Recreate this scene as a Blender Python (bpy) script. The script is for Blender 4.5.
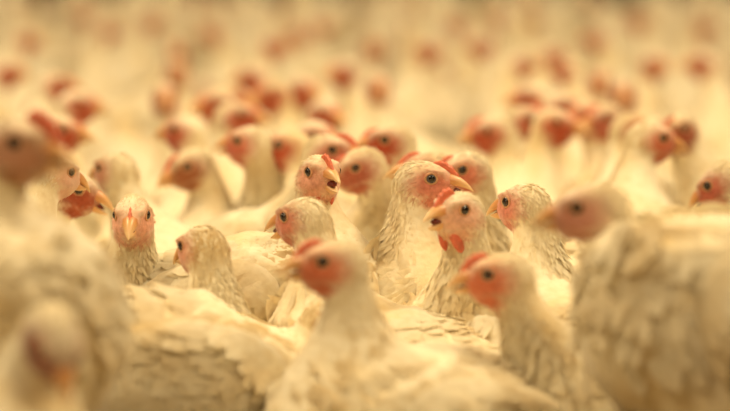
import bpy, bmesh, math, random
import numpy as np
from mathutils import Matrix, Vector, Quaternion

for o in list(bpy.data.objects):
    bpy.data.objects.remove(o, do_unlink=True)
scene = bpy.context.scene
COL = scene.collection
rng = np.random.default_rng(7)
random.seed(7)
PI = math.pi

# ------------------------------------------------------------------ camera
W, H = 730, 411
LENS = 135.0
FPX = W * LENS / 36.0
CAM_Z = 0.55
HORIZON = -108.0
TILT = math.atan((H / 2 - HORIZON) / FPX)
S_FOCUS = 1205.0                       # pixels per metre in the focus plane
cam_d = bpy.data.cameras.new('camera')
cam = bpy.data.objects.new('camera', cam_d)
COL.objects.link(cam)
cam_d.lens = LENS
cam_d.sensor_width = 36.0
cam_d.clip_start = 0.05
cam_d.clip_end = 200
cam.location = (0, 0, CAM_Z)
cam.rotation_euler = (PI / 2 - TILT, 0, 0)
cam_d.dof.use_dof = True
cam_d.dof.focus_distance = FPX / S_FOCUS
cam_d.dof.aperture_fstop = 3.0
cam_d.dof.aperture_blades = 0
scene.camera = cam

def unproject(px, py, s):
    """photo pixel and scale (pixels per metre) -> world point"""
    d = FPX / s
    xc = (px - W / 2) / s
    yc = -(py - H / 2) / s
    fw = np.array([0, math.cos(TILT), -math.sin(TILT)])
    up = np.array([0, math.sin(TILT), math.cos(TILT)])
    return np.array([0, 0, CAM_Z]) + fw * d + up * yc + np.array([xc, 0, 0])

# ------------------------------------------------------------------ world, lamps, exposure
world = bpy.data.worlds.new('world')
scene.world = world
world.use_nodes = True
bg = world.node_tree.nodes['Background']
bg.inputs['Color'].default_value = (1.0, 0.57, 0.23, 1)
bg.inputs['Strength'].default_value = 0.09

def lamp(x, y, z, size, watt, col=(1.0, 0.765, 0.44)):
    d = bpy.data.lights.new('barn_and_fill_lamp', 'AREA')
    d.shape = 'DISK'
    d.size = size
    d.energy = watt
    d.color = col
    o = bpy.data.objects.new('barn_and_fill_lamp', d)
    COL.objects.link(o)
    o.location = (x, y, z)
for ly, w in ((-1.6, 12), (0.4, 27), (2.7, 52), (5.4, 15), (8.2, 22), (11.0, 28)):  # two front rows are added fill for camera-facing sides; the rest are barn lamps
    for lx in (-1.5, 1.5):
        lamp(lx, ly, 2.6, 0.9, w)

vs = scene.view_settings
vs.view_transform = 'Standard'
vs.look = 'None'
vs.gamma = 1.0
vs.use_curve_mapping = False
vs.exposure = 0.40

# ------------------------------------------------------------------ materials
def new_mat(name):
    m = bpy.data.materials.new(name)
    m.use_nodes = True
    nt = m.node_tree
    b = nt.nodes['Principled BSDF']
    return m, nt, b

def link(nt, a, b):
    nt.links.new(a, b)

def plumage_material(name, thin):
    m, nt, b = new_mat(name)
    N = nt.nodes
    tc = N.new('ShaderNodeTexCoord')
    oi = N.new('ShaderNodeObjectInfo')
    add = N.new('ShaderNodeVectorMath'); add.operation = 'ADD'
    sc = N.new('ShaderNodeMath'); sc.operation = 'MULTIPLY'; sc.inputs[1].default_value = 37.0
    link(nt, oi.outputs['Random'], sc.inputs[0])
    link(nt, tc.outputs['Object'], add.inputs[0]); link(nt, sc.outputs[0], add.inputs[1])
    n1 = N.new('ShaderNodeTexNoise'); n1.inputs['Scale'].default_value = 16; n1.inputs['Detail'].default_value = 5
    n2 = N.new('ShaderNodeTexNoise'); n2.inputs['Scale'].default_value = 140; n2.inputs['Detail'].default_value = 3
    link(nt, add.outputs[0], n1.inputs['Vector']); link(nt, add.outputs[0], n2.inputs['Vector'])
    r1 = N.new('ShaderNodeValToRGB')
    r1.color_ramp.elements[0].position = 0.22; r1.color_ramp.elements[0].color = (0.74, 0.57, 0.28, 1)
    r1.color_ramp.elements[1].position = 0.56; r1.color_ramp.elements[1].color = (0.93, 0.865, 0.68, 1)
    link(nt, n1.outputs['Fac'], r1.inputs[0])
    mul = N.new('ShaderNodeMix'); mul.data_type = 'RGBA'; mul.blend_type = 'MULTIPLY'; mul.inputs[0].default_value = 0.6
    r2 = N.new('ShaderNodeValToRGB')
    r2.color_ramp.elements[0].position = 0.3; r2.color_ramp.elements[0].color = (0.84, 0.78, 0.66, 1)
    r2.color_ramp.elements[1].position = 0.6; r2.color_ramp.elements[1].color = (1, 1, 1, 1)
    link(nt, n2.outputs['Fac'], r2.inputs[0])
    link(nt, r1.outputs[0], mul.inputs[6]); link(nt, r2.outputs[0], mul.inputs[7])
    at = N.new('ShaderNodeAttribute'); at.attribute_name = 'mask'
    # bare skin of the face: object colour with blotches
    n3 = N.new('ShaderNodeTexNoise'); n3.inputs['Scale'].default_value = 260; n3.inputs['Detail'].default_value = 3
    link(nt, add.outputs[0], n3.inputs['Vector'])
    r3 = N.new('ShaderNodeValToRGB')
    r3.color_ramp.elements[0].position = 0.3; r3.color_ramp.elements[0].color = (0.72, 0.62, 0.6, 1)
    r3.color_ramp.elements[1].position = 0.65; r3.color_ramp.elements[1].color = (1.1, 1.1, 1.1, 1)
    link(nt, n3.outputs['Fac'], r3.inputs[0])
    sk = N.new('ShaderNodeMix'); sk.data_type = 'RGBA'; sk.blend_type = 'MULTIPLY'; sk.inputs[0].default_value = 0.8
    link(nt, oi.outputs['Color'], sk.inputs[6]); link(nt, r3.outputs[0], sk.inputs[7])
    mix = N.new('ShaderNodeMix'); mix.data_type = 'RGBA'
    link(nt, at.outputs['Fac'], mix.inputs[0])
    link(nt, mul.outputs[2], mix.inputs[6]); link(nt, sk.outputs[2], mix.inputs[7])
    link(nt, mix.outputs[2], b.inputs['Base Color'])
    b.inputs['Roughness'].default_value = 0.85
    b.inputs['Specular IOR Level'].default_value = 0.15
    b.inputs['Sheen Weight'].default_value = 0.35
    b.inputs['Sheen Roughness'].default_value = 0.45
    bp = N.new('ShaderNodeBump'); bp.inputs['Strength'].default_value = 0.35; bp.inputs['Distance'].default_value = 0.002
    link(nt, n2.outputs['Fac'], bp.inputs['Height']); link(nt, bp.outputs[0], b.inputs['Normal'])
    if thin:
        tr = N.new('ShaderNodeBsdfTranslucent')
        link(nt, mix.outputs[2], tr.inputs['Color'])
        mx = N.new('ShaderNodeMixShader'); mx.inputs[0].default_value = 0.28
        out = N['Material Output']
        link(nt, b.outputs[0], mx.inputs[1]); link(nt, tr.outputs[0], mx.inputs[2])
        link(nt, mx.outputs[0], out.inputs['Surface'])
    else:
        b.inputs['Subsurface Weight'].default_value = 0.0
    return m

M_BODY = plumage_material('plumage_body', False)
M_FEATHER = plumage_material('plumage_feathers', True)

def skin_material(name, col, rough=0.5, sss=0.25, var=0.25, scale=300):
    m, nt, b = new_mat(name)
    N = nt.nodes
    tc = N.new('ShaderNodeTexCoord')
    n = N.new('ShaderNodeTexNoise'); n.inputs['Scale'].default_value = scale; n.inputs['Detail'].default_value = 3
    link(nt, tc.outputs['Object'], n.inputs['Vector'])
    r = N.new('ShaderNodeValToRGB')
    r.color_ramp.elements[0].position = 0.3
    r.color_ramp.elements[0].color = tuple(c * (1 - var) for c in col) + (1,)
    r.color_ramp.elements[1].position = 0.7
    r.color_ramp.elements[1].color = tuple(min(1, c * (1 + var * 0.5)) for c in col) + (1,)
    link(nt, n.outputs['Fac'], r.inputs[0]); link(nt, r.outputs[0], b.inputs['Base Color'])
    b.inputs['Roughness'].default_value = rough
    b.inputs['Subsurface Weight'].default_value = sss
    b.inputs['Subsurface Radius'].default_value = (0.004, 0.0015, 0.001)
    b.inputs['Subsurface Scale'].default_value = 0.6
    bp = N.new('ShaderNodeBump'); bp.inputs['Strength'].default_value = 0.3; bp.inputs['Distance'].default_value = 0.0006
    link(nt, n.outputs['Fac'], bp.inputs['Height']); link(nt, bp.outputs[0], b.inputs['Normal'])
    return m

M_COMB = skin_material('comb_red', (0.72, 0.18, 0.09), 0.45)
M_WATTLE = skin_material('wattle_red', (0.70, 0.17, 0.10), 0.5)
M_LID = skin_material('eyelid_skin', (0.66, 0.36, 0.2), 0.5)
M_EAR = skin_material('ear_lobe_skin', (0.78, 0.52, 0.33), 0.6)
M_MOUTH = skin_material('mouth_lining', (0.16, 0.02, 0.015), 0.4, 0.0)
M_LEG = skin_material('leg_scales', (0.62, 0.42, 0.14), 0.6, 0.0, 0.35, 200)

def beak_material():
    m, nt, b = new_mat('beak_horn')
    N = nt.nodes
    at = N.new('ShaderNodeAttribute'); at.attribute_name = 'mask'
    r = N.new('ShaderNodeValToRGB')
    e = r.color_ramp.elements
    e[0].position = 0.0; e[0].color = (0.62, 0.24, 0.10, 1)
    e[1].position = 1.0; e[1].color = (0.88, 0.66, 0.38, 1)
    k = e.new(0.4); k.color = (0.74, 0.40, 0.16, 1)
    link(nt, at.outputs['Fac'], r.inputs[0]); link(nt, r.outputs[0], b.inputs['Base Color'])
    b.inputs['Roughness'].default_value = 0.35
    b.inputs['Subsurface Weight'].default_value = 0.15
    b.inputs['Subsurface Radius'].default_value = (0.003, 0.002, 0.001)
    return m
M_BEAK = beak_material()

def eye_material(name, col):
    m, nt, b = new_mat(name)
    b.inputs['Base Color'].default_value = (*col, 1)
    b.inputs['Roughness'].default_value = 0.06
    b.inputs['Coat Weight'].default_value = 0.6
    b.inputs['Coat Roughness'].default_value = 0.03
    return m
M_EYE = eye_material('eye_iris', (0.045, 0.018, 0.008))
M_EYE_GREY = eye_material('eye_grey', (0.12, 0.13, 0.15))
M_PUPIL = eye_material('eye_pupil', (0.004, 0.003, 0.003))

def litter_material():
    m, nt, b = new_mat('wood_shaving_litter')
    N = nt.nodes
    tc = N.new('ShaderNodeTexCoord')
    n = N.new('ShaderNodeTexNoise'); n.inputs['Scale'].default_value = 45; n.inputs['Detail'].default_value = 8
    v = N.new('ShaderNodeTexVoronoi'); v.inputs['Scale'].default_value = 130
    link(nt, tc.outputs['Object'], n.inputs['Vector']); link(nt, tc.outputs['Object'], v.inputs['Vector'])
    r = N.new('ShaderNodeValToRGB')
    r.color_ramp.elements[0].position = 0.3; r.color_ramp.elements[0].color = (0.05, 0.028, 0.012, 1)
    r.color_ramp.elements[1].position = 0.75; r.color_ramp.elements[1].color = (0.24, 0.15, 0.07, 1)
    link(nt, n.outputs['Fac'], r.inputs[0]); link(nt, r.outputs[0], b.inputs['Base Color'])
    b.inputs['Roughness'].default_value = 0.95
    bp = N.new('ShaderNodeBump'); bp.inputs['Strength'].default_value = 0.8; bp.inputs['Distance'].default_value = 0.006
    link(nt, v.outputs['Distance'], bp.inputs['Height']); link(nt, bp.outputs[0], b.inputs['Normal'])
    return m

# ------------------------------------------------------------------ mesh helpers
def mesh_from(name, verts, faces_list, mat, mask=None, smooth=True):
    """faces_list: list of int arrays, one per polygon size"""
    me = bpy.data.meshes.new(name)
    verts = np.asarray(verts, dtype=np.float32)
    faces_list = [np.asarray(f, dtype=np.int32) for f in faces_list if len(f)]
    loops = np.concatenate([f.ravel() for f in faces_list])
    tot = np.concatenate([np.full(len(f), f.shape[1], dtype=np.int32) for f in faces_list])
    start = np.concatenate([[0], np.cumsum(tot)[:-1]]).astype(np.int32)
    me.vertices.add(len(verts)); me.vertices.foreach_set('co', verts.ravel())
    me.loops.add(len(loops)); me.loops.foreach_set('vertex_index', loops)
    me.polygons.add(len(tot)); me.polygons.foreach_set('loop_start', start)
    me.polygons.foreach_set('use_smooth', np.full(len(tot), smooth))
    if mask is not None:
        a = me.attributes.new('mask', 'FLOAT', 'POINT')
        a.data.foreach_set('value', np.asarray(mask, dtype=np.float32))
    me.update(calc_edges=True)
    me.materials.append(mat)
    return me

def obj(name, me, parent=None, mat4=None):
    o = bpy.data.objects.new(name, me)
    COL.objects.link(o)
    if parent is not None:
        o.parent = parent
    if mat4 is not None:
        o.matrix_local = mat4
    return o

def grid_faces(nu, nv, wrap_u=False):
    f = []
    for j in range(nv - 1):
        for i in range(nu if wrap_u else nu - 1):
            a = j * nu + i; b = j * nu + (i + 1) % nu
            f.append((a, b, b + nu, a + nu))
    return f

def ellipsoid_mesh(name, r, mat, nu=14, nv=9):
    V = [(0, 0, -r[2])]
    for j in range(1, nv):
        th = -PI / 2 + PI * j / nv
        for i in range(nu):
            ph = 2 * PI * i / nu
            V.append((r[0] * math.cos(th) * math.cos(ph), r[1] * math.cos(th) * math.sin(ph), r[2] * math.sin(th)))
    V.append((0, 0, r[2]))
    Q = [(1 + a, 1 + b, 1 + c, 1 + d) for a, b, c, d in grid_faces(nu, nv - 1, True)]
    T = [(0, 1 + (i + 1) % nu, 1 + i) for i in range(nu)]
    L = len(V) - 1; o = 1 + (nv - 2) * nu
    T += [(L, o + i, o + (i + 1) % nu) for i in range(nu)]
    return mesh_from(name, V, [Q, T], mat, np.zeros(len(V)))

# ------------------------------------------------------------------ the bird's body as one implicit surface
B0 = np.array([0.070, 0, 0.030]); B1 = np.array([0.100, 0, 0.078])
B2 = np.array([0.094, 0, 0.118]); B3 = np.array([0.098, 0, 0.156])
HEAD = np.array([0.108, 0, 0.166])            # head origin in the rest pose
JOINT = B3 - HEAD

def bez(t, p0, p1, p2, p3):
    t = np.asarray(t)[..., None]
    return (1 - t) ** 3 * p0 + 3 * (1 - t) ** 2 * t * p1 + 3 * (1 - t) * t * t * p2 + t ** 3 * p3

def dbez(t, p0, p1, p2, p3):
    t = np.asarray(t)[..., None]
    return 3 * (1 - t) ** 2 * (p1 - p0) + 6 * (1 - t) * t * (p2 - p1) + 3 * t * t * (p3 - p2)

def sstep(a, b, x):
    t = np.clip((x - a) / (b - a), 0, 1)
    return t * t * (3 - 2 * t)

def ell(p, c, r):
    q = p - np.asarray(c); r = np.asarray(r)
    k0 = np.sqrt(((q / r) ** 2).sum(-1)) + 1e-9
    k1 = np.sqrt(((q / (r * r)) ** 2).sum(-1)) + 1e-9
    return k0 * (k0 - 1) / k1

def smin(a, b, k):
    h = np.clip(0.5 + 0.5 * (b - a) / k, 0, 1)
    return b + (a - b) * h - k * h * (1 - h)

NECK_T = np.linspace(0, 1, 14)
NECK_P = bez(NECK_T, B0, B1, B2, B3)
NECK_R = 0.0165 + (0.050 - 0.0165) * (1 - NECK_T) ** 1.9

def sdf(p):
    d = ell(p, (0, 0, 0), (0.108, 0.068, 0.066))
    d = smin(d, ell(p, (0.055, 0, -0.014), (0.060, 0.060, 0.060)), 0.03)
    d = smin(d, ell(p, (-0.072, 0, 0.010), (0.062, 0.050, 0.046)), 0.03)
    d = smin(d, ell(p, (-0.120, 0, 0.024), (0.034, 0.030, 0.018)), 0.025)
    ps = p * np.array([1, 0, 1]) + np.array([0, 1, 0]) * np.abs(p)
    d = smin(d, ell(ps, (-0.002, 0.040, -0.050), (0.040, 0.026, 0.038)), 0.02)
    # neck: chain of round cones
    dn = None
    for i in range(len(NECK_T) - 1):
        a, b = NECK_P[i], NECK_P[i + 1]
        ab = b - a
        h = np.clip(((p - a) @ ab) / (ab @ ab), 0, 1)
        r = NECK_R[i] + (NECK_R[i + 1] - NECK_R[i]) * h
        e = np.sqrt(((p - a - h[..., None] * ab) ** 2).sum(-1)) - r
        dn = e if dn is None else np.minimum(dn, e)
    d = smin(d, dn, 0.03)
    q = (ps - HEAD) / np.array([1, 0.86, 1])
    dh = ell(q, (-0.003, 0, -0.0005), (0.0218, 0.0160, 0.0168))
    dh = smin(dh, ell(q, (0.009, 0, -0.002), (0.0160, 0.0112, 0.0135)), 0.006)
    dh = smin(dh, ell(q, (0.002, 0, -0.012), (0.0170, 0.0125, 0.0125)), 0.006)
    dh = smin(dh, ell(q, (0.006, 0.0118, 0.0090), (0.0095, 0.0038, 0.0030)), 0.004)     # brow
    dh = smin(dh, ell(q, (0.002, 0.0115, -0.007), (0.0100, 0.0045, 0.0060)), 0.005)     # cheek
    d = smin(d, dh, 0.011)
    # eye socket
    de = np.sqrt(((q - np.array([0.0045, 0.0185, 0.0035])) ** 2).sum(-1)) - 0.0048
    d = -smin(-d, de, 0.003)
    return d

def sdf_normal(p, e=4e-4):
    g = np.empty_like(p)
    for a in range(3):
        dp = np.zeros(3); dp[a] = e
        g[:, a] = sdf(p + dp) - sdf(p - dp)
    return g / (np.linalg.norm(g, axis=1, keepdims=True) + 1e-12)

def surface_nets(h):
    lo = np.array([-0.175, -0.092, -0.105]); hi = np.array([0.16, 0.092, 0.205])
    n = np.ceil((hi - lo) / h).astype(int) + 1
    ax = [lo[i] + h * np.arange(n[i]) for i in range(3)]
    G = np.stack(np.meshgrid(*ax, indexing='ij'), -1)
    F = np.empty(n)
    for i in range(n[0]):
        F[i] = sdf(G[i].reshape(-1, 3)).reshape(n[1], n[2])
    S = F < 0
    c = [S[a:n[0] - 1 + a, b:n[1] - 1 + b, d:n[2] - 1 + d] for a in (0, 1) for b in (0, 1) for d in (0, 1)]
    cnt = sum(x.astype(int) for x in c)
    act = (cnt > 0) & (cnt < 8)
    idx = -np.ones(act.shape, dtype=np.int64)
    I = np.argwhere(act)
    idx[act] = np.arange(len(I))
    acc = np.zeros((len(I), 3)); num = np.zeros(len(I))
    offs = [(a, b, d) for a in (0, 1) for b in (0, 1) for d in (0, 1)]
    for u in offs:
        for k in range(3):
            if u[k] == 1: continue
            v = list(u); v[k] = 1
            fu = F[tuple((I + u).T)]; fv = F[tuple((I + v).T)]
            m = (fu < 0) != (fv < 0)
            t = np.where(m, fu / np.where(m, fu - fv, 1), 0)
            pu = I + np.array(u)
            pos = pu.astype(float); pos[:, k] += t
            acc[m] += pos[m]; num[m] += 1
    V = lo + h * acc / num[:, None]
    quads = []
    for k in range(3):
        a, b = (k + 1) % 3, (k + 2) % 3
        sl0 = [slice(None)] * 3; sl1 = [slice(None)] * 3
        sl0[k] = slice(0, -1); sl1[k] = slice(1, None)
        m = S[tuple(sl0)] != S[tuple(sl1)]
        E = np.argwhere(m)
        E = E[(E[:, a] > 0) & (E[:, b] > 0) & (E[:, a] < n[a] - 1) & (E[:, b] < n[b] - 1)]
        da = np.zeros(3, int); da[a] = 1
        db = np.zeros(3, int); db[b] = 1
        q = np.stack([idx[tuple((E - da - db).T)], idx[tuple((E - db).T)], idx[tuple(E.T)], idx[tuple((E - da).T)]], 1)
        ins = S[tuple(E.T)]
        q[~ins] = q[~ins][:, ::-1]
        quads.append(q)
    Q = np.concatenate(quads)
    for _ in range(3):
        nn = sdf_normal(V)
        V = V - nn * (sdf(V) * 0.8)[:, None]
    return V, Q

def neck_t(P):
    ts = np.linspace(0, 1, 81)
    C = bez(ts, B0, B1, B2, B3)
    out = np.empty(len(P))
    for i in range(0, len(P), 4000):
        d = ((P[i:i + 4000, None, :] - C[None]) ** 2).sum(-1)
        out[i:i + 4000] = ts[d.argmin(1)]
    # the trunk itself does not bend
    return out

def skin_mask(P):
    q = P - HEAD
    q = np.stack([q[:, 0], np.abs(q[:, 1]), q[:, 2]], 1)
    nz = 0.10 * np.sin(q[:, 0] * 900 + 1) * np.sin(q[:, 2] * 1100) + 0.06 * np.sin(q[:, 2] * 2300 + q[:, 1] * 1500)
    a = np.sqrt((((q - np.array([0.007, 0, -0.003])) / np.array([0.0265, 0.05, 0.0185])) ** 2).sum(1)) + nz
    b = np.sqrt((((q - np.array([0.008, 0, -0.018])) / np.array([0.015, 0.05, 0.012])) ** 2).sum(1)) + nz
    m = 1 - sstep(0.40, 1.15, np.minimum(a, b))
    return m

TV, TQ = surface_nets(0.0031)
LV, LQ = surface_nets(0.0065)
TT, LT = neck_t(TV), neck_t(LV)
TM, LM = skin_mask(TV), skin_mask(LV)

def unit(a):
    return a / (np.linalg.norm(a, axis=-1, keepdims=True) + 1e-12)

def sample_surface(V, Q, n, weight):
    A = np.concatenate([Q[:, [0, 1, 2]], Q[:, [0, 2, 3]]])
    p0, p1, p2 = V[A[:, 0]], V[A[:, 1]], V[A[:, 2]]
    ar = np.linalg.norm(np.cross(p1 - p0, p2 - p0), axis=1) * weight((p0 + p1 + p2) / 3)
    i = rng.choice(len(A), n, p=ar / ar.sum())
    u, v = rng.random(n), rng.random(n)
    f = u + v > 1
    u[f], v[f] = 1 - u[f], 1 - v[f]
    return p0[i] + u[:, None] * (p1[i] - p0[i]) + v[:, None] * (p2[i] - p0[i])

def flow_dir(P, Nn, T):
    body = np.tile(np.array([-1.0, 0, -0.22]), (len(P), 1))
    tan = -unit(dbez(T, B0, B1, B2, B3))
    w = sstep(0.03, 0.35, T)[:, None]
    d = body * (1 - w) + tan * w
    q = P - HEAD
    wh = (sstep(0.95, 1.0, T) * sstep(-0.022, -0.002, q[:, 0]) * sstep(-0.016, -0.006, q[:, 2]))[:, None]
    d = d * (1 - wh) + np.array([-1.0, 0, -0.3]) * wh
    d = d + rng.normal(0, 0.22, d.shape)
    d = d - Nn * (d * Nn).sum(1, keepdims=True)
    return unit(d)

def make_blades(P, Nn, D, L, Wd, lift, rows):
    """P roots; each blade is a little curved leaf; returns verts (n, k, 3) and face templates"""
    n = len(P)
    S = unit(np.cross(Nn, D))
    cols = 3 if rows > 2 else 2
    out = []
    for r in range(rows):
        u = r / rows
        prof = math.sin(PI * min(1, 0.28 + 0.62 * u)) if rows > 2 else (0.8 if r == 0 else 1.0)
        ctr = P + D * (L * u)[:, None] + Nn * (lift * L * (u ** 1.5) - 0.0003)[:, None]
        for c in np.linspace(-1, 1, cols):
            out.append(ctr + S * (Wd * 0.5 * prof * c)[:, None] - Nn * (abs(c) * Wd * 0.10)[:, None])
    out.append(P + D * L[:, None] + Nn * (lift * L * 0.75 - 0.0003)[:, None])
    V = np.stack(out, 1)
    q, t = [], []
    for r in range(rows - 1):
        for c in range(cols - 1):
            a = r * cols + c
            q.append((a + 1, a, a + cols, a + cols + 1))
    e = (rows - 1) * cols
    for c in range(cols - 1):
        t.append((e + c + 1, e + c, rows * cols))
    return V, np.array(q), np.array(t)

def build_plumage(n_fluff, n_body):
    sets = []
    # fine hair-like feathers of head and neck
    def wf(c):
        t = neck_t(c)
        m = skin_mask(c)
        return sstep(0.05, 0.3, t) * (1 - 0.85 * m) * (1 + 0.8 * sstep(0.5, 1, t))
    P = sample_surface(TV, TQ, n_fluff, wf)
    T = neck_t(P); Nn = sdf_normal(P); D = flow_dir(P, Nn, T)
    k = 1 - sstep(0.15, 0.95, T)
    q = P - HEAD
    face = sstep(-0.012, 0.012, q[:, 0]) * sstep(0.9, 1, T)
    L = (0.0075 + 0.016 * k) * rng.uniform(0.7, 1.3, len(P)) * (1 - 0.5 * face)
    Wd = (0.0015 + 0.0075 * k) * rng.uniform(0.7, 1.2, len(P)) * (1 - 0.35 * face)
    lift = rng.uniform(0.08, 0.26, len(P)) * (1 - 0.45 * k)
    V, fq, ft = make_blades(P, Nn, D, L, Wd, lift, 2)
    sets.append((V, fq, ft, T, skin_mask(P) * 0.8))
    # contour feathers of trunk and lower neck
    def wb(c):
        t = neck_t(c)
        return (1 - sstep(0.25, 0.5, t)) * (0.25 + 0.75 * sstep(-0.06, 0.0, c[:, 2]))
    P = sample_surface(TV, TQ, n_body, wb)
    T = neck_t(P); Nn = sdf_normal(P); D = flow_dir(P, Nn, T)
    L = rng.uniform(0.016, 0.028, len(P)); Wd = L * rng.uniform(0.55, 0.85, len(P))
    lift = rng.uniform(0.10, 0.26, len(P))
    V, fq, ft = make_blades(P, Nn, D, L, Wd, lift, 4)
    sets.append((V, fq, ft, T, np.zeros(len(P))))
    VV, QQ, TTt, tv, mk = [], [], [], [], []
    base = 0
    for V, fq, ft, T, m in sets:
        n, kk = V.shape[:2]
        o = base + np.arange(n)[:, None, None] * kk
        QQ.append((o + fq[None]).reshape(-1, 4)); TTt.append((o + ft[None]).reshape(-1, 3))
        VV.append(V.reshape(-1, 3)); tv.append(np.repeat(T, kk)); mk.append(np.repeat(m, kk))
        base += n * kk
    return np.concatenate(VV), np.concatenate(QQ), np.concatenate(TTt), np.concatenate(tv), np.concatenate(mk)

PL_FINE = [build_plumage(4400, 1500) for _ in range(3)]
PL_SOFT = [build_plumage(3000, 1300) for _ in range(2)]

# ------------------------------------------------------------------ posing
def rot(axis, a):
    return np.array(Matrix.Rotation(a, 3, axis))

def pose_fn(Rb, bs, hp, Rh, hs):
    """Rb body rotation, bs body scale, hp head origin, Rh head rotation (root space)"""
    P0 = Rb @ (B0 * bs)
    P3 = hp + Rh @ (JOINT * hs)
    L = np.linalg.norm(P3 - P0) / np.linalg.norm(B3 - B0)
    P1 = P0 + Rb @ (B1 - B0) * L * 0.9
    P2 = P3 + Rh @ (B2 - B3) * (0.6 * L + 0.4)
    q = Quaternion(Matrix(Rb.T @ Rh).to_quaternion())
    ax, ang = q.to_axis_angle()
    if ang > PI:
        ang -= 2 * PI
    ax = np.array(ax)
    def f(V, T):
        a = ang * sstep(0.05, 0.82, T)
        sc = bs + (hs - bs) * sstep(0.0, 0.9, T)
        v = (V - bez(T, B0, B1, B2, B3)) * sc[:, None]
        ca, sa = np.cos(a)[:, None], np.sin(a)[:, None]
        v = v * ca + np.cross(ax, v) * sa + ax * ((v @ ax)[:, None]) * (1 - ca)
        return bez(T, P0, P1, P2, P3) + v @ Rb.T
    return f

# ------------------------------------------------------------------ small parts (head coordinates)
def beak_half(name, x0, x1, z0, z1, w0, hgt, hook, sign, n=11):
    V, mk = [], []
    nu = 10
    for j in range(n):
        u = j / (n - 1)
        w = w0 * (1 - u) ** 0.62 * (1 - 0.25 * u) + 0.0003
        hh = hgt * (1 - u ** 2.1) + 0.0006
        cx = x0 + (x1 - x0) * (u if u < 0.85 else u)
        cz = z0 + (z1 - z0) * u - hook * u ** 3.2
        for i in range(nu):
            ph = 2 * PI * i / nu
            zz = math.sin(ph)
            zz = zz * hh if zz * sign > 0 else zz * hh * 0.22
            V.append((cx, w * math.cos(ph), cz + zz))
            mk.append(min(1.0, u ** 1.2))
    F = grid_faces(nu, n, True)
    caps = [tuple(range(nu))[::-1], tuple((n - 1) * nu + i for i in range(nu))]
    return mesh_from(name, V, [F, caps], M_BEAK, mk)

ME_BEAK_U = beak_half('upper_beak', 0.0150, 0.0400, 0.0010, -0.0008, 0.0082, 0.0078, 0.0046, 1)
ME_BEAK_L = beak_half('lower_beak', 0.0120, 0.0350, -0.0026, -0.0050, 0.0080, 0.0066, -0.0014, -1)
ME_MOUTH = ellipsoid_mesh('mouth', (0.0125, 0.0050, 0.0026), M_MOUTH)

def comb_mesh(name, hgt, seed):
    r = random.Random(seed)
    n = 19
    prof = []
    for j in range(n):
        u = j / (n - 1)                       # 0 beak end, 1 crown end
        x = 0.0265 - 0.0235 * u
        zb = 0.0038 + 0.0115 * math.sin(u * PI / 2) ** 0.9
        env = math.sin(PI * min(1, 0.06 + 0.94 * u ** 0.8)) ** 0.55
        teeth = 0.72 + 0.28 * abs(math.sin(u * PI * 4.5 + 0.4))
        prof.append((x, zb, hgt * env * teeth * r.uniform(0.9, 1.1)))
    V = []
    for x, zb, h in prof:
        V += [(x, -0.0019, zb - 0.003), (x, -0.0015, zb + h * 0.55), (x + 0.0004, 0, zb + h), (x, 0.0015, zb + h * 0.55), (x, 0.0019, zb - 0.003)]
    F = grid_faces(5, n)
    caps = [(0, 1, 2, 3, 4), tuple((n - 1) * 5 + i for i in range(5))[::-1]]
    return mesh_from(name, V, [F, caps], M_COMB, np.zeros(len(V)))

ME_COMB = [comb_mesh('comb', 0.0055, 1), comb_mesh('comb', 0.0066, 2), comb_mesh('comb', 0.0042, 3)]
ME_EYE = ellipsoid_mesh('eye', (0.0046, 0.0034, 0.0046), M_EYE, 16, 10)
ME_EYE_GREY = ellipsoid_mesh('eye', (0.0044, 0.0033, 0.0040), M_EYE_GREY, 16, 10)
ME_PUPIL = ellipsoid_mesh('pupil', (0.0028, 0.0012, 0.0028), M_PUPIL, 14, 8)
ME_EAR = ellipsoid_mesh('ear_lobe', (0.0042, 0.0022, 0.0046), M_EAR)

def torus(name, R, r, mat, sx=1.0, sz=1.0, nu=22, nv=8):
    V = []
    for j in range(nu):
        a = 2 * PI * j / nu
        for i in range(nv):
            b = 2 * PI * i / nv
            V.append(((R + r * math.cos(b)) * math.cos(a) * sx, r * math.sin(b), (R + r * math.cos(b)) * math.sin(a) * sz))
    F = [(j * nv + i, j * nv + (i + 1) % nv, ((j + 1) % nu) * nv + (i + 1) % nv, ((j + 1) % nu) * nv + i) for j in range(nu) for i in range(nv)]
    return mesh_from(name, V, [F], mat, np.zeros(len(V)))
ME_LID = torus('eyelid', 0.0047, 0.0010, M_LID, 1.05, 0.95)

def wattle_mesh():
    me = ellipsoid_mesh('wattle', (0.0042, 0.0021, 0.0090), M_WATTLE, 12, 9)
    for v in me.vertices:
        k = (v.co.z + 0.0085) / 0.017
        v.co.x *= 0.65 + 0.5 * (1 - k)
        v.co.z -= 0.006
    return me
ME_WATTLE = wattle_mesh()

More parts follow.
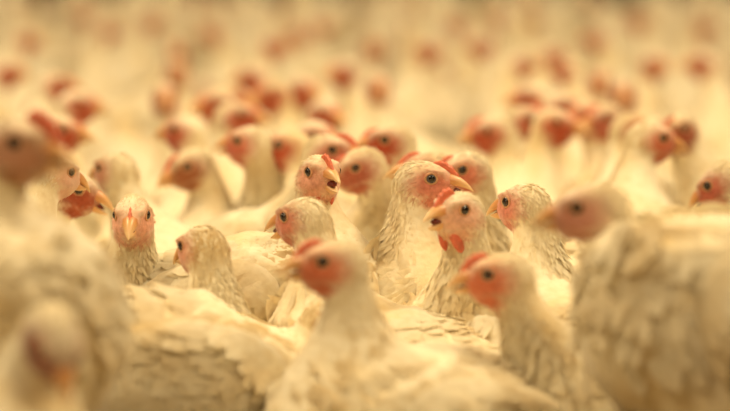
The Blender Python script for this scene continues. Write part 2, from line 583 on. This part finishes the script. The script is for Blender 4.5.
def wing_mesh(side, n_cov, prim=9):
    """folded wing in body coordinates: shell, coverts, primaries"""
    c = np.array([-0.012, side * 0.058, 0.010]); r = np.array([0.074, 0.018, 0.043])
    Ry = rot('Y', math.radians(-9)); Rz = rot('Z', side * math.radians(7))
    Rw = Rz @ Ry
    nu, nv = 20, 11
    V = [(0, 0, -1.0)]
    for j in range(1, nv):
        th = -PI / 2 + PI * j / nv
        for i in range(nu):
            ph = 2 * PI * i / nu
            V.append((math.cos(th) * math.cos(ph), math.cos(th) * math.sin(ph), math.sin(th)))
    V.append((0, 0, 1.0))
    V = np.array(V)
    VW = V * r
    VW[:, 2] *= 1 - 0.35 * sstep(0, 1, -V[:, 0])
    VW = VW @ Rw.T + c
    Q = [(1 + a, 1 + b, 1 + cc, 1 + d) for a, b, cc, d in grid_faces(nu, nv - 1, True)]
    L = len(V) - 1; o = 1 + (nv - 2) * nu
    T = [(0, 1 + (i + 1) % nu, 1 + i) for i in range(nu)] + [(L, o + i, o + (i + 1) % nu) for i in range(nu)]
    AV = [VW]; AQ = [np.array(Q)]; AT = [np.array(T)]
    base = len(VW)
    # coverts
    u = rng.normal(size=(n_cov * 3, 3)); u = unit(u)
    u = u[u[:, 1] * side > 0.25][:n_cov]
    P = u * r; P[:, 2] *= 1 - 0.35 * sstep(0, 1, -u[:, 0])
    Nn = unit(u / r) @ Rw.T
    P = P @ Rw.T + c
    D = np.tile(Rw @ np.array([-1.0, 0, -0.28]), (len(P), 1)) + rng.normal(0, 0.12, P.shape)
    D = unit(D - Nn * (D * Nn).sum(1, keepdims=True))
    Ln = rng.uniform(0.022, 0.036, len(P))
    Vb, fq, ft = make_blades(P, Nn, D, Ln, Ln * 0.55, rng.uniform(0.02, 0.12, len(P)), 4)
    sets = [(Vb, fq, ft)]
    # primaries: long feathers stacked along the lower rear edge
    k = np.arange(prim)
    u0 = np.stack([0.028 - 0.010 * k, np.full(prim, side * 0.0175), -0.020 + 0.0042 * k], 1)
    P = u0 @ Rw.T + c
    Nn = np.tile(Rw @ np.array([0, side, 0.15]), (prim, 1)); Nn = unit(Nn)
    D = np.stack([np.full(prim, -1.0), np.full(prim, -side * 0.10), -0.10 + 0.025 * k], 1) @ Rw.T
    D = unit(D - Nn * (D * Nn).sum(1, keepdims=True))
    Ln = np.full(prim, 0.098) - 0.003 * k
    Vb, fq, ft = make_blades(P + Nn * (0.0008 * k)[:, None], Nn, D, Ln, np.full(prim, 0.017), np.full(prim, 0.02), 6)
    sets.append((Vb, fq, ft))
    for Vb, fq, ft in sets:
        n, kk = Vb.shape[:2]
        o = base + np.arange(n)[:, None, None] * kk
        AV.append(Vb.reshape(-1, 3)); AQ.append((o + fq[None]).reshape(-1, 4)); AT.append((o + ft[None]).reshape(-1, 3))
        base += n * kk
    VV = np.concatenate(AV)
    return mesh_from('wing', VV, [np.concatenate(AQ), np.concatenate(AT)], M_FEATHER, np.zeros(len(VV)))

ME_WING = {1: wing_mesh(1, 330), -1: wing_mesh(-1, 330)}

def tail_mesh():
    k = 13
    a = np.linspace(-1, 1, k)
    P = np.stack([np.full(k, -0.118), 0.020 * a, 0.034 - 0.012 * np.abs(a)], 1)
    Nn = unit(np.stack([np.full(k, 0.45), 0.55 * a, np.full(k, 1.0)], 1))
    D = unit(np.stack([np.full(k, -1.0), 0.42 * a, np.full(k, 0.42) - 0.25 * np.abs(a)], 1))
    D = unit(D - Nn * (D * Nn).sum(1, keepdims=True))
    Vb, fq, ft = make_blades(P, Nn, D, rng.uniform(0.05, 0.066, k), np.full(k, 0.018), np.full(k, 0.05), 6)
    o = np.arange(k)[:, None, None] * Vb.shape[1]
    VV = Vb.reshape(-1, 3)
    return mesh_from('tail', VV, [(o + fq[None]).reshape(-1, 4), (o + ft[None]).reshape(-1, 3)], M_FEATHER, np.zeros(len(VV)))
ME_TAIL = tail_mesh()

def tube(pts, rad, nu=8):
    V, F = [], []
    pts = [Vector(p) for p in pts]
    for j, p in enumerate(pts):
        d = (pts[min(j + 1, len(pts) - 1)] - pts[max(j - 1, 0)]).normalized()
        s = d.orthogonal().normalized(); t = d.cross(s)
        for i in range(nu):
            a = 2 * PI * i / nu
            V.append(tuple(p + (s * math.cos(a) + t * math.sin(a)) * rad[j]))
    F = grid_faces(nu, len(pts), True)
    caps = [tuple(range(nu))[::-1], tuple((len(pts) - 1) * nu + i for i in range(nu))]
    return V, F, caps

def foot_mesh():
    V, F, C = [], [], []
    for ang, ln in ((0, 0.040), (35, 0.034), (-35, 0.034), (180, 0.016)):
        d = Vector((math.cos(math.radians(ang)), math.sin(math.radians(ang)), 0))
        v, f, c = tube([d * 0.0 + Vector((0, 0, 0.009)), d * ln * 0.4 + Vector((0, 0, 0.0065)), d * ln * 0.8 + Vector((0, 0, 0.0048)), d * (ln + 0.006) + Vector((0, 0, 0.0022))], [0.005, 0.0045, 0.004, 0.0008])
        b = len(V)
        V += v; F += [tuple(b + i for i in q) for q in f]; C += [tuple(b + i for i in q) for q in c]
    return mesh_from('foot', V, [F, C], M_LEG, np.zeros(len(V)))
ME_FOOT = foot_mesh()
LEG_CACHE = {}
def leg_mesh(hgt):
    k = max(2, int(round(hgt * 100)))
    if k not in LEG_CACHE:
        h = k / 100.0
        V, F, C = tube([(0, 0, 0.007), (0, 0, h * 0.35), (-0.003, 0, h * 0.7), (0.002, 0, h + 0.02), (0.006, 0, h + 0.045)], [0.0055, 0.005, 0.0065, 0.011, 0.016])
        LEG_CACHE[k] = mesh_from('leg', V, [F, C], M_LEG, np.zeros(len(V)))
    return LEG_CACHE[k]

def m4(R, t, s=1.0):
    M = np.eye(4); M[:3, :3] = R * s; M[:3, 3] = t
    return Matrix(M.tolist())

# ------------------------------------------------------------------ one bird
PLACED = []          # (x, y, yaw, body scale) for spacing
def circles(x, y, yaw, bs):
    c, s = math.cos(yaw), math.sin(yaw)
    return [(x + c * o * bs, y + s * o * bs, 0.060 * bs) for o in (-0.075, -0.02, 0.04)]

def overlap(a, others, skip=None):
    tot = 0
    ca = circles(*a)
    for i, b in enumerate(others):
        if i == skip or abs(a[0] - b[0]) > 0.4 or abs(a[1] - b[1]) > 0.4:
            continue
        for (x, y, r) in ca:
            for (u, v, q) in circles(*b):
                d = math.hypot(x - u, y - v)
                if d < r + q:
                    tot += (r + q - d)
    return tot

def bird(p):
    """p: dict with root x, y, yaw, zb, pitch, bs, head position (world), head yaw/pitch/roll (world), hs, looks"""
    fine = p.get('lod', 'fine')
    root = bpy.data.objects.new('chicken', None)
    root.empty_display_size = 0.1
    COL.objects.link(root)
    root.location = (p['x'], p['y'], 0)
    root.rotation_euler = (0, 0, p['yaw'])
    Rw = rot('Z', -p['yaw'])
    hp = Rw @ (np.asarray(p['head']) - np.array([p['x'], p['y'], p['zb']]))
    Rh = rot('Z', p['hyaw'] - p['yaw']) @ rot('Y', -p['hpitch']) @ rot('X', p.get('hroll', 0))
    Rb = rot('Y', -p['pitch'])
    hs, bs = p['hs'], p['bs']
    f = pose_fn(Rb, bs, hp, Rh, hs)
    zoff = np.array([0, 0, p['zb']])
    V, Q, T, MK = (TV, TQ, TT, TM) if fine in ('fine', 'soft') else (LV, LQ, LT, LM)
    skin = p.get('skin', (0.72, 0.30, 0.19))
    kk = (0.92, 0.80, 0.78) if fine == 'fine' or p.get('s', 0) > 1300 else (0.80, 0.66, 0.62)
    skin = tuple(a * b for a, b in zip(skin, kk))
    amt = p.get('bare', 1.0)
    me = mesh_from('body', f(V, T) + zoff, [Q], M_BODY, MK * amt)
    o = obj('body', me, root); o.color = (*skin, 1)
    if fine in ('fine', 'soft'):
        pv, pq, pt, ptt, pm = random.choice(PL_FINE if fine == 'fine' else PL_SOFT)
        me = mesh_from('plumage', f(pv, ptt) + zoff, [pq, pt], M_FEATHER, pm * amt)
        o = obj('plumage', me, root); o.color = (*skin, 1); o['kind'] = 'stuff'
    Hm = m4(Rh, hp + zoff, hs)
    Bm = m4(Rb, zoff, bs)
    k = p.get('comb', 0)
    obj('comb', ME_COMB[k], root, Hm @ Matrix.Scale(p.get('comb_s', 1.0), 4, (0, 0, 1)))
    gape = p.get('gape', 0.0)
    hinge = Matrix.Translation((0.012, 0, -0.004))
    obj('upper_beak', ME_BEAK_U, root, Hm @ hinge @ Matrix.Rotation(-gape * 0.25, 4, 'Y') @ hinge.inverted())
    if fine != 'far':
        obj('lower_beak', ME_BEAK_L, root, Hm @ hinge @ Matrix.Rotation(gape * 0.68, 4, 'Y') @ hinge.inverted())
        obj('mouth', ME_MOUTH, root, Hm @ Matrix.Translation((0.0175, 0, -0.0036)) @ Matrix.Rotation(gape * 0.25, 4, 'Y') @ Matrix.Scale(0.4 + gape * 2.2, 4, (0, 0, 1)))
    for s in (1, -1):
        e = obj('eye', ME_EYE_GREY if p.get('grey_eye') else ME_EYE, root, Hm @ Matrix.Translation((0.0045, s * 0.0121, 0.0036)) @ Matrix.Rotation(-s * 0.22, 4, 'Z'))
        if fine == 'fine':
            obj('pupil', ME_PUPIL, e, Matrix.Translation((0, s * 0.0026, 0)))
        if fine != 'far':
            obj('eyelid', ME_LID, root, Hm @ Matrix.Translation((0.0045, s * 0.0133, 0.0036)) @ Matrix.Rotation(-s * 0.22, 4, 'Z'))
            obj('ear_lobe', ME_EAR, root, Hm @ Matrix.Translation((-0.0085, s * 0.0128, -0.0075)))
            ws = p.get('wattle', 0.7)
            obj('wattle', ME_WATTLE, root, Hm @ Matrix.Translation((0.0125, s * 0.0050, -0.0090)) @ Matrix.Scale(ws, 4) @ Matrix.Rotation(0.5, 4, 'Y') @ Matrix.Rotation(s * 0.12, 4, 'X'))
        obj('wing', ME_WING[s], root, Bm)
    obj('tail', ME_TAIL, root, Bm)
    if fine != 'far':
        hip = Rb @ np.array([-0.002, 0, -0.078]) * bs + zoff
        for s in (1, -1):
            l = obj('leg', leg_mesh(max(0.02, hip[2])), root, Matrix.Translation((hip[0], s * 0.040 * bs, 0)))
            obj('foot', ME_FOOT, l)
    return root

def tag(o, label, group=None):
    o['label'] = label
    o['category'] = 'chicken'
    if group:
        o['group'] = group

# ------------------------------------------------------------------ the floor
def make_floor():
    n = 60
    xs = np.linspace(-14, 14, n); ys = np.linspace(-6, 26, n)
    X, Y = np.meshgrid(xs, ys)
    V = np.stack([X.ravel(), Y.ravel(), np.zeros(n * n)], 1)
    me = mesh_from('floor', V, [grid_faces(n, n)], litter_material())
    o = obj('floor', me)
    o['kind'] = 'structure'
    o['label'] = 'dark brown wood-shaving litter floor under the flock'
make_floor()

# ------------------------------------------------------------------ the flock
D2R = math.radians
PINK = (0.72, 0.31, 0.23); RED = (0.56, 0.12, 0.055); DARK = (0.46, 0.13, 0.07); PALE = (0.80, 0.47, 0.34); ORANGE = (0.74, 0.25, 0.13)
GF = 'flock of white chickens in focus'
GN = 'blurred white chickens in the foreground'
GB = 'blurred white chickens behind the focused ones'
# (px, py of visible eye, scale, head yaw, head pitch, body yaw, looks, label, group); yaw 0 faces right, 180 left, -90 the camera, 90 away
HEROES = [
 # focused
 dict(e=(431,179), s=1205, hy=-8, hp=-8, by=-40, fix=True, off=0.01, grey_eye=True, gape=.30, comb=0, skin=PINK, wattle=.5, label='sharp white chicken in profile facing right, grey eye, hooked open beak', g=GF),
 dict(e=(307,172), s=1205, hy=-66, hp=-2, by=-20, fix=True, zb=.192, off=0.0, gape=.42, comb=1, skin=PALE, wattle=1.2, eye='R', label='sharp chicken with open beak and red comb, staring past camera at centre', g=GF),
 dict(e=(131.5,215), s=1205, hy=-90, hp=-14, by=-80, off=0.02, eye='M', gape=.05, comb=0, skin=PALE, wattle=.4, comb_s=.75, label='chicken looking straight into the camera, both eyes visible', g=GF),
 dict(e=(466,210), s=1262, hy=228, hp=-2, by=245, off=0.0, gape=.34, comb=1, comb_s=1.1, skin=PALE, bare=.85, wattle=1.7, label='pale-faced chicken with red comb and long red wattle, open beak pointing left', g=GF),
 dict(e=(505,202), s=1222, hy=137, hp=-12, by=115, fix=True, off=0.02, gape=.05, comb=2, comb_s=.4, skin=PINK, wattle=.4, label='combless chicken with pale ear lobe, right of the wattled chicken, facing left', g=GF),
 dict(e=(283,217), s=1245, hy=142, hp=-16, by=150, off=0.03, gape=.34, comb=2, comb_s=.5, skin=(.62,.24,.16), wattle=.4, label='pink-faced chicken with parted beak facing left, behind the blurred orange-faced one', g=GF),
 dict(e=(180,246), s=1262, hy=128, hp=-18, by=165, off=0.01, gape=.0, comb=2, comb_s=.3, skin=(.70,.30,.18), bare=.9, wattle=.2, label='small white-headed chicken crouching low with a short beak pointing left', g=GF),
 dict(e=(72,172), s=1190, hs=.9, hy=38, hp=-24, by=60, off=0.01, gape=.0, comb=2, comb_s=.4, skin=PINK, bare=.6, wattle=.2, label='white-crowned chicken peeking right over the blurred left-hand chicken', g=GF),
 dict(e=(78,190), s=1150, hy=-8, hp=-25, by=40, off=0.01, gape=.25, comb=2, comb_s=.4, skin=DARK, wattle=.8, label='dark red chicken face with yellow beak pointing right, beside front-facing chicken', g=GF),
 dict(e=(98,168), s=1070, hy=135, hp=-10, by=175, off=0.02, gape=.0, comb=2, comb_s=.4, skin=(.62,.30,.18), wattle=.3, label='white-naped chicken turned left, above the dark red face', g=GF),
 # just behind
 dict(e=(332,150), s=1065, hy=-15, hp=-5, by=-50, off=0.02, comb=1, skin=PINK, wattle=.6, label='pink-faced chicken facing right behind the open-beaked centre chicken', g=GB),
 dict(e=(356,168), s=1090, hy=200, hp=-25, by=250, off=0.02, comb=2, skin=(.60,.22,.15), wattle=.6, label='red-faced chicken with lowered head facing left at centre, beside the open-beaked one', g=GB),
 dict(e=(385,140), s=1040, hy=190, hp=-5, by=240, off=0.02, comb=1, comb_s=.8, skin=RED, wattle=.9, label='red-faced chicken facing left, above and left of the grey-eyed chicken', g=GB),
 dict(e=(421,168), s=1110, hy=180, hp=-4, by=255, off=0.02, comb=2, skin=RED, wattle=.4, label='chicken mostly hidden behind grey-eyed chicken, red crown and beak pointing left', g=GB),
 dict(e=(463,170), s=1120, hy=205, hp=-15, by=285, off=0.02, comb=2, skin=(.70,.26,.17), wattle=.5, label='pink-headed chicken just behind the tip of the hooked beak', g=GB),
 dict(e=(237,141), s=1015, hy=160, hp=-8, by=220, off=0.02, gape=.1, comb=1, comb_s=.7, skin=(.70,.22,.14), wattle=.5, label='upright chicken with rosy face and tall white neck facing front-left, left of centre', g=GB),
 dict(e=(188,167), s=1010, hy=205, hp=-25, by=120, off=0.02, comb=2, skin=(.45,.20,.10), wattle=.4, label='brown-faced chicken half hidden left of the tall rosy-faced chicken', g=GB),
 dict(e=(664,138), s=1030, hy=16, hp=-14, by=40, off=0.02, comb=1, comb_s=.7, skin=ORANGE, wattle=.5, label='chicken with arched white neck and orange face facing right, upper right', g=GB),
 dict(e=(642,127), s=960, hy=-5, hp=-8, by=60, off=0.02, comb=1, comb_s=.8, skin=RED, wattle=.6, label='red-combed chicken behind the arched-neck chicken', g=GB),
 dict(e=(686,129), s=985, hy=230, hp=-10, by=190, off=0.02, comb=2, skin=DARK, wattle=.4, label='dark-faced chicken with white hood right of the arched-neck chicken', g=GB),
 dict(e=(707,186), s=1110, hy=156, hp=-42, by=170, off=0.03, gape=.28, comb=2, comb_s=.4, skin=(.60,.19,.13), wattle=.3, label='crimson-faced chicken with parted pale beak pointing left at right edge', g=GB),
 dict(e=(608,118), s=900, hy=215, hp=-8, by=120, off=0.02, comb=1, skin=(.60,.20,.14), wattle=.6, label='red-faced upright chicken left of the arched-neck pair', g=GB),
 dict(e=(488,131), s=925, hy=190, hp=-10, by=110, off=0.02, comb=1, skin=RED, wattle=.7, label='dark red-faced chicken above and right of the hooked beak', g=GB),
 dict(e=(530,119), s=900, hy=-10, hp=-5, by=60, off=0.02, comb=1, skin=RED, wattle=.7, label='red-faced chicken in profile facing right, upper right of centre', g=GB),
 dict(e=(240,115), s=905, hy=-8, hp=-5, by=70, off=0.02, comb=1, comb_s=.8, skin=RED, wattle=.9, label='red-faced chicken facing right directly behind the tall rosy-faced chicken', g=GB),
 # foreground
 dict(e=(323,262), s=1400, hy=180, hp=-6, by=222, off=0.02, gape=.12, comb=1, skin=ORANGE, wattle=.8, bs=1.1, label='blurred orange-faced chicken facing left, foreground centre', g=GN),
 dict(e=(488,275), s=1370, hy=172, hp=-10, by=215, off=0.02, gape=.1, comb=1, skin=ORANGE, wattle=.7, label='blurred orange-beaked chicken facing left below the long-wattled one', g=GN),
 dict(e=(577,208), s=1450, hs=1.08, hy=170, hp=-14, by=170, off=0.080, pitch=26, gape=.0, comb=2, comb_s=.5, skin=(.66,.25,.18), bare=.85, wattle=.4, bs=1.3, zb=.240, label='large blurred chicken facing left, bulky white body at lower right', g=GN),
 dict(e=(13,143), s=1520, hs=1.2, hy=-22, hp=-12, by=-12, off=0.02, fix=True, pitch=38, gape=.05, comb=1, comb_s=1.2, skin=(.52,.20,.10), bare=.8, wattle=.6, bs=1.2, zb=.225, label='tall blurred chicken with white breast at left edge', g=GN),
 dict(e=(38,350), s=1640, hy=-62, hp=-58, comb_s=.3, by=20, off=0.02, comb=2, skin=(.34,.14,.10), wattle=.4, bs=1.15, label='very blurred dark-faced chicken crouching in bottom left corner', g=GN),
 # body only: a back in focus, head hidden by the foreground bird
 dict(e=(348,322), s=1300, hy=10, hp=-25, by=12, off=0.04, fix=True, zb=.172, comb=2, skin=PINK, wattle=.3, bs=1.15, pitch=-4, label='chicken seen as ragged white back with its head behind the orange-faced one', g=GF),
]

def solve_head(h):
    hs = h.get('hs', 1.0)
    hyaw, hpit = D2R(h['hy']), D2R(h['hp'])
    Rh = rot('Z', hyaw) @ rot('Y', -hpit)
    P = unproject(*h['e'], h['s'])
    left = rot('Z', hyaw) @ np.array([0, 1, 0])
    view = unit(np.array([0, 0, CAM_Z]) - P)
    dt = left @ view
    mode = h.get('eye') or ('L' if dt > 0.25 else 'R' if dt < -0.25 else 'M')
    loc = np.array([0.0045, {'L': 0.0145, 'R': -0.0145, 'M': 0}[mode], 0.0036])
    return P - Rh @ loc * hs

def body_from(h, yaw, off, head):
    bs = h.get('bs', 1.08)
    pitch = D2R(h.get('pitch', 14))
    bx = (rot('Y', -pitch) @ (B0 * bs))
    zb = h.get('zb')
    if zb is None:
        zb = min(max(head[2] - 0.138, 0.088 * bs), 0.18)
    x = head[0] - math.cos(yaw) * (bx[0] + off)
    y = head[1] - math.sin(yaw) * (bx[0] + off)
    return x, y, zb, pitch, bs

heads = [solve_head(h) for h in HEROES]
conf = [(D2R(h['by']), h.get('off', 0.02)) for h in HEROES]
def spot(i, c):
    x, y, zb, pi_, bs = body_from(HEROES[i], c[0], c[1], heads[i])
    return (x, y, c[0], bs)
spots = [spot(i, conf[i]) for i in range(len(HEROES))]
for it in range(4):
    for i, h in enumerate(HEROES):
        if h.get('fix'): continue
        best = None
        for dy in (0, -10, 10, -20, 20):
            for do in (0, 0.02, 0.04):
                c = (D2R(h['by'] + dy), h.get('off', 0.02) + do)
                sp = spot(i, c)
                sc = overlap(sp, spots, i) + abs(dy) * 0.0012 + do * 0.4
                if best is None or sc < best[0]:
                    best = (sc, c, sp)
        conf[i] = best[1]; spots[i] = best[2]

for i, h in enumerate(HEROES):
    x, y, zb, pi_, bs = body_from(h, conf[i][0], conf[i][1], heads[i])
    p = dict(h)
    p.update(x=x, y=y, yaw=conf[i][0], zb=zb, pitch=pi_, bs=bs, head=heads[i], hyaw=D2R(h['hy']), hpitch=D2R(h['hp']), hs=h.get('hs', 1.0))
    p['lod'] = 'fine' if 1090 < h['s'] < 1300 else 'soft'
    o = bird(p)
    tag(o, h['label'], h['g'])

# ------------------------------------------------------------------ background birds: copies of a few posed birds
def proto(hy, hp, zhead, fwd, side, pitch, skin, comb, comb_s, wattle, zb):
    p = dict(x=0, y=0, yaw=0, zb=zb, pitch=D2R(pitch), bs=1.0, head=np.array([fwd, side, zhead]), hyaw=D2R(hy), hpitch=D2R(hp), hs=1.0,
             lod='mid', skin=skin, comb=comb, comb_s=comb_s, wattle=wattle)
    return bird(p), p

def copy_tree(o, parent=None):
    c = o.copy()
    COL.objects.link(c)
    if parent is not None:
        c.parent = parent
    for ch in o.children:
        copy_tree(ch, c)
    return c

# head yaw relative to the body
PROTO_SPEC = [
 (70, -8, 0.300, 0.105, 0.01, 16, RED, 2, 0.8, 0.9, 0.145),
 (-70, -8, 0.300, 0.105, -0.01, 16, RED, 2, 0.8, 0.9, 0.145),
 (110, -10, 0.295, 0.095, 0.01, 16, (.60, .19, .10), 2, 0.8, 0.8, 0.145),
 (-110, -10, 0.295, 0.095, -0.01, 16, (.60, .19, .10), 2, 0.8, 0.8, 0.145),
 (10, -5, 0.300, 0.12, 0.0, 18, RED, 0, 1.0, 0.7, 0.145),
 (5, -30, 0.215, 0.150, 0.01, 6, PINK, 2, 0.6, 0.4, 0.115),       # head lowered
 (-15, -35, 0.150, 0.165, -0.01, -2, PINK, 2, 0.6, 0.4, 0.095),   # resting
]
protos = [proto(*s) for s in PROTO_SPEC]
used = [False] * len(protos)

def place(k, x, y, yaw):
    if not used[k]:
        o = protos[k][0]; used[k] = True
    else:
        o = copy_tree(protos[k][0])
    o.location = (x, y, 0); o.rotation_euler = (0, 0, yaw)
    return o

ORD = ['first', 'second', 'third', 'fourth', 'fifth', 'sixth', 'seventh', 'eighth', 'ninth', 'tenth', 'eleventh', 'twelfth', 'thirteenth', 'fourteenth', 'fifteenth', 'sixteenth', 'seventeenth', 'eighteenth', 'nineteenth', 'twentieth']
# red heads seen in the blur: px, py, facing (R right, L left, F camera)
BACK = [
 (62,113,'R'), (184,113,'L'), (286,127,'L'), (318,118,'R'), (327,97,'R'), (557,106,'R'), (585,98,'L'), (657,114,'R'),
 (79,88,'R'), (165,80,'F'), (213,87,'L'), (228,84,'R'), (271,79,'L'), (304,74,'R'), (379,70,'F'), (531,82,'L'), (566,90,'R'), (600,64,'F'), (624,76,'F'),
 (5,58,'R'), (57,70,'R'), (178,56,'F'), (254,63,'L'), (373,34,'F'), (342,58,'L'), (425,38,'R'), (484,34,'L'), (518,51,'R'), (569,56,'L'), (549,43,'R'), (598,27,'L'), (655,50,'F'), (703,50,'L'),
 (24,29,'R'), (106,20,'R'), (177,36,'F'), (86,5,'L'), (274,33,'R'), (150,12,'R'), (215,22,'L'), (318,16,'R'), (460,14,'L'), (530,12,'R'), (640,10,'L'), (700,16,'R'),
]
rows = {}
back_spots = []
for (px, py, fc) in BACK:
    k = {'R': 1, 'L': 0, 'F': 2}[fc]
    if random.random() < 0.4: k = {'R': 3 if False else 1, 'L': 0, 'F': 3}[fc]
    sp = PROTO_SPEC[k]
    s = (py - HORIZON) / (CAM_Z - sp[2]) / math.cos(TILT) * 1.0
    P = unproject(px, py, s)
    # exact depth: iterate so that the head height matches
    for _ in range(6):
        P = unproject(px, py, s)
        s *= 1 + (sp[2] - P[2]) * (-1.8)
    target = {'R': 0, 'L': 180, 'F': -90 if k == 2 else -90}[fc] + random.uniform(-18, 18)
    best = None
    for dy in (0, -12, 12, -24, 24, -36, 36):
        yaw = D2R(target + dy - sp[0])
        x = P[0] - (math.cos(yaw) * sp[3] - math.sin(yaw) * sp[4])
        y = P[1] - (math.sin(yaw) * sp[3] + math.cos(yaw) * sp[4])
        sc = overlap((x, y, yaw, 1.0), spots + back_spots) + abs(dy) * 0.001
        if best is None or sc < best[0]:
            best = (sc, x, y, yaw)
    _, x, y, yaw = best
    back_spots.append((x, y, yaw, 1.0))
    o = place(k, x, y, yaw)
    band = 0 if py > 92 else 1 if py > 66 else 2 if py > 32 else 3
    rows.setdefault(band, []).append((px, o))
BANDN = ['nearest blurred row', 'middle blurred row', 'far blurred row', 'hazy rearmost row']
for b, lst in rows.items():
    lst.sort(key=lambda q: q[0])
    for i, (px, o) in enumerate(lst):
        tag(o, 'blurred red-headed chicken, %s from left in %s' % (ORD[i], BANDN[b]), GB)

# ------------------------------------------------------------------ the rest of the flock: backs and turned heads between them
allsp = spots + back_spots
tries = 0
n_fill = 0
while tries < 9000:
    tries += 1
    d = math.sqrt(random.uniform(1.72 ** 2, 9.2 ** 2))
    half = 0.1334 * d + (0.26 if 2.0 < d < 6.0 else 0.06)
    x = random.uniform(-half, half)
    yaw = random.uniform(D2R(25), D2R(155))
    if random.random() < 0.25: yaw = random.uniform(-PI, PI)
    c = (x, d, yaw, 1.0)
    if overlap(c, allsp) > 0.006:
        continue
    k = 6 if d < 2.75 else random.choice([5, 5, 6, 4] if math.sin(yaw) > 0.3 else [5, 6])
    allsp.append(c)
    o = place(k, x, d, yaw)
    n_fill += 1
    u = x / (0.1334 * d)
    side = 'outside left edge' if u < -1.1 else 'outside right edge' if u > 1.1 else 'at the left edge' if u < -0.8 else 'left of centre' if u < -0.25 else 'in the centre' if u < 0.25 else 'right of centre' if u < 0.8 else 'at the right edge'
    turn = 'facing right' if math.cos(yaw) > 0.5 else 'facing left' if math.cos(yaw) < -0.5 else 'turned away' if math.sin(yaw) > 0 else 'facing the camera'
    if d < 2.3: zone, g = 'low resting chicken among the front birds', 'resting chickens among the front birds'
    elif d < 3.4: zone, g = 'low chicken between nearest red heads', 'low-headed chickens in the near blur'
    elif d < 4.4: zone, g = 'blurred white chicken back below the middle red heads', 'white backs in the middle blur'
    elif d < 5.6: zone, g = 'blurred white chicken back among the far red heads', 'white backs in the middle blur'
    elif d < 7.0: zone, g = 'hazy pale chicken back high in the blur', 'hazy backs in the far blur'
    else: zone, g = 'faintest pale chicken back along the top edge', 'hazy backs in the far blur'
    tag(o, '%s, %s, %s' % (zone, turn, side), g)
for k, u in enumerate(used):
    if not u:
        for ch in list(protos[k][0].children_recursive): bpy.data.objects.remove(ch)
        bpy.data.objects.remove(protos[k][0])
print('heroes', len(HEROES), 'back', len(BACK), 'fill', n_fill, 'template', len(TV))
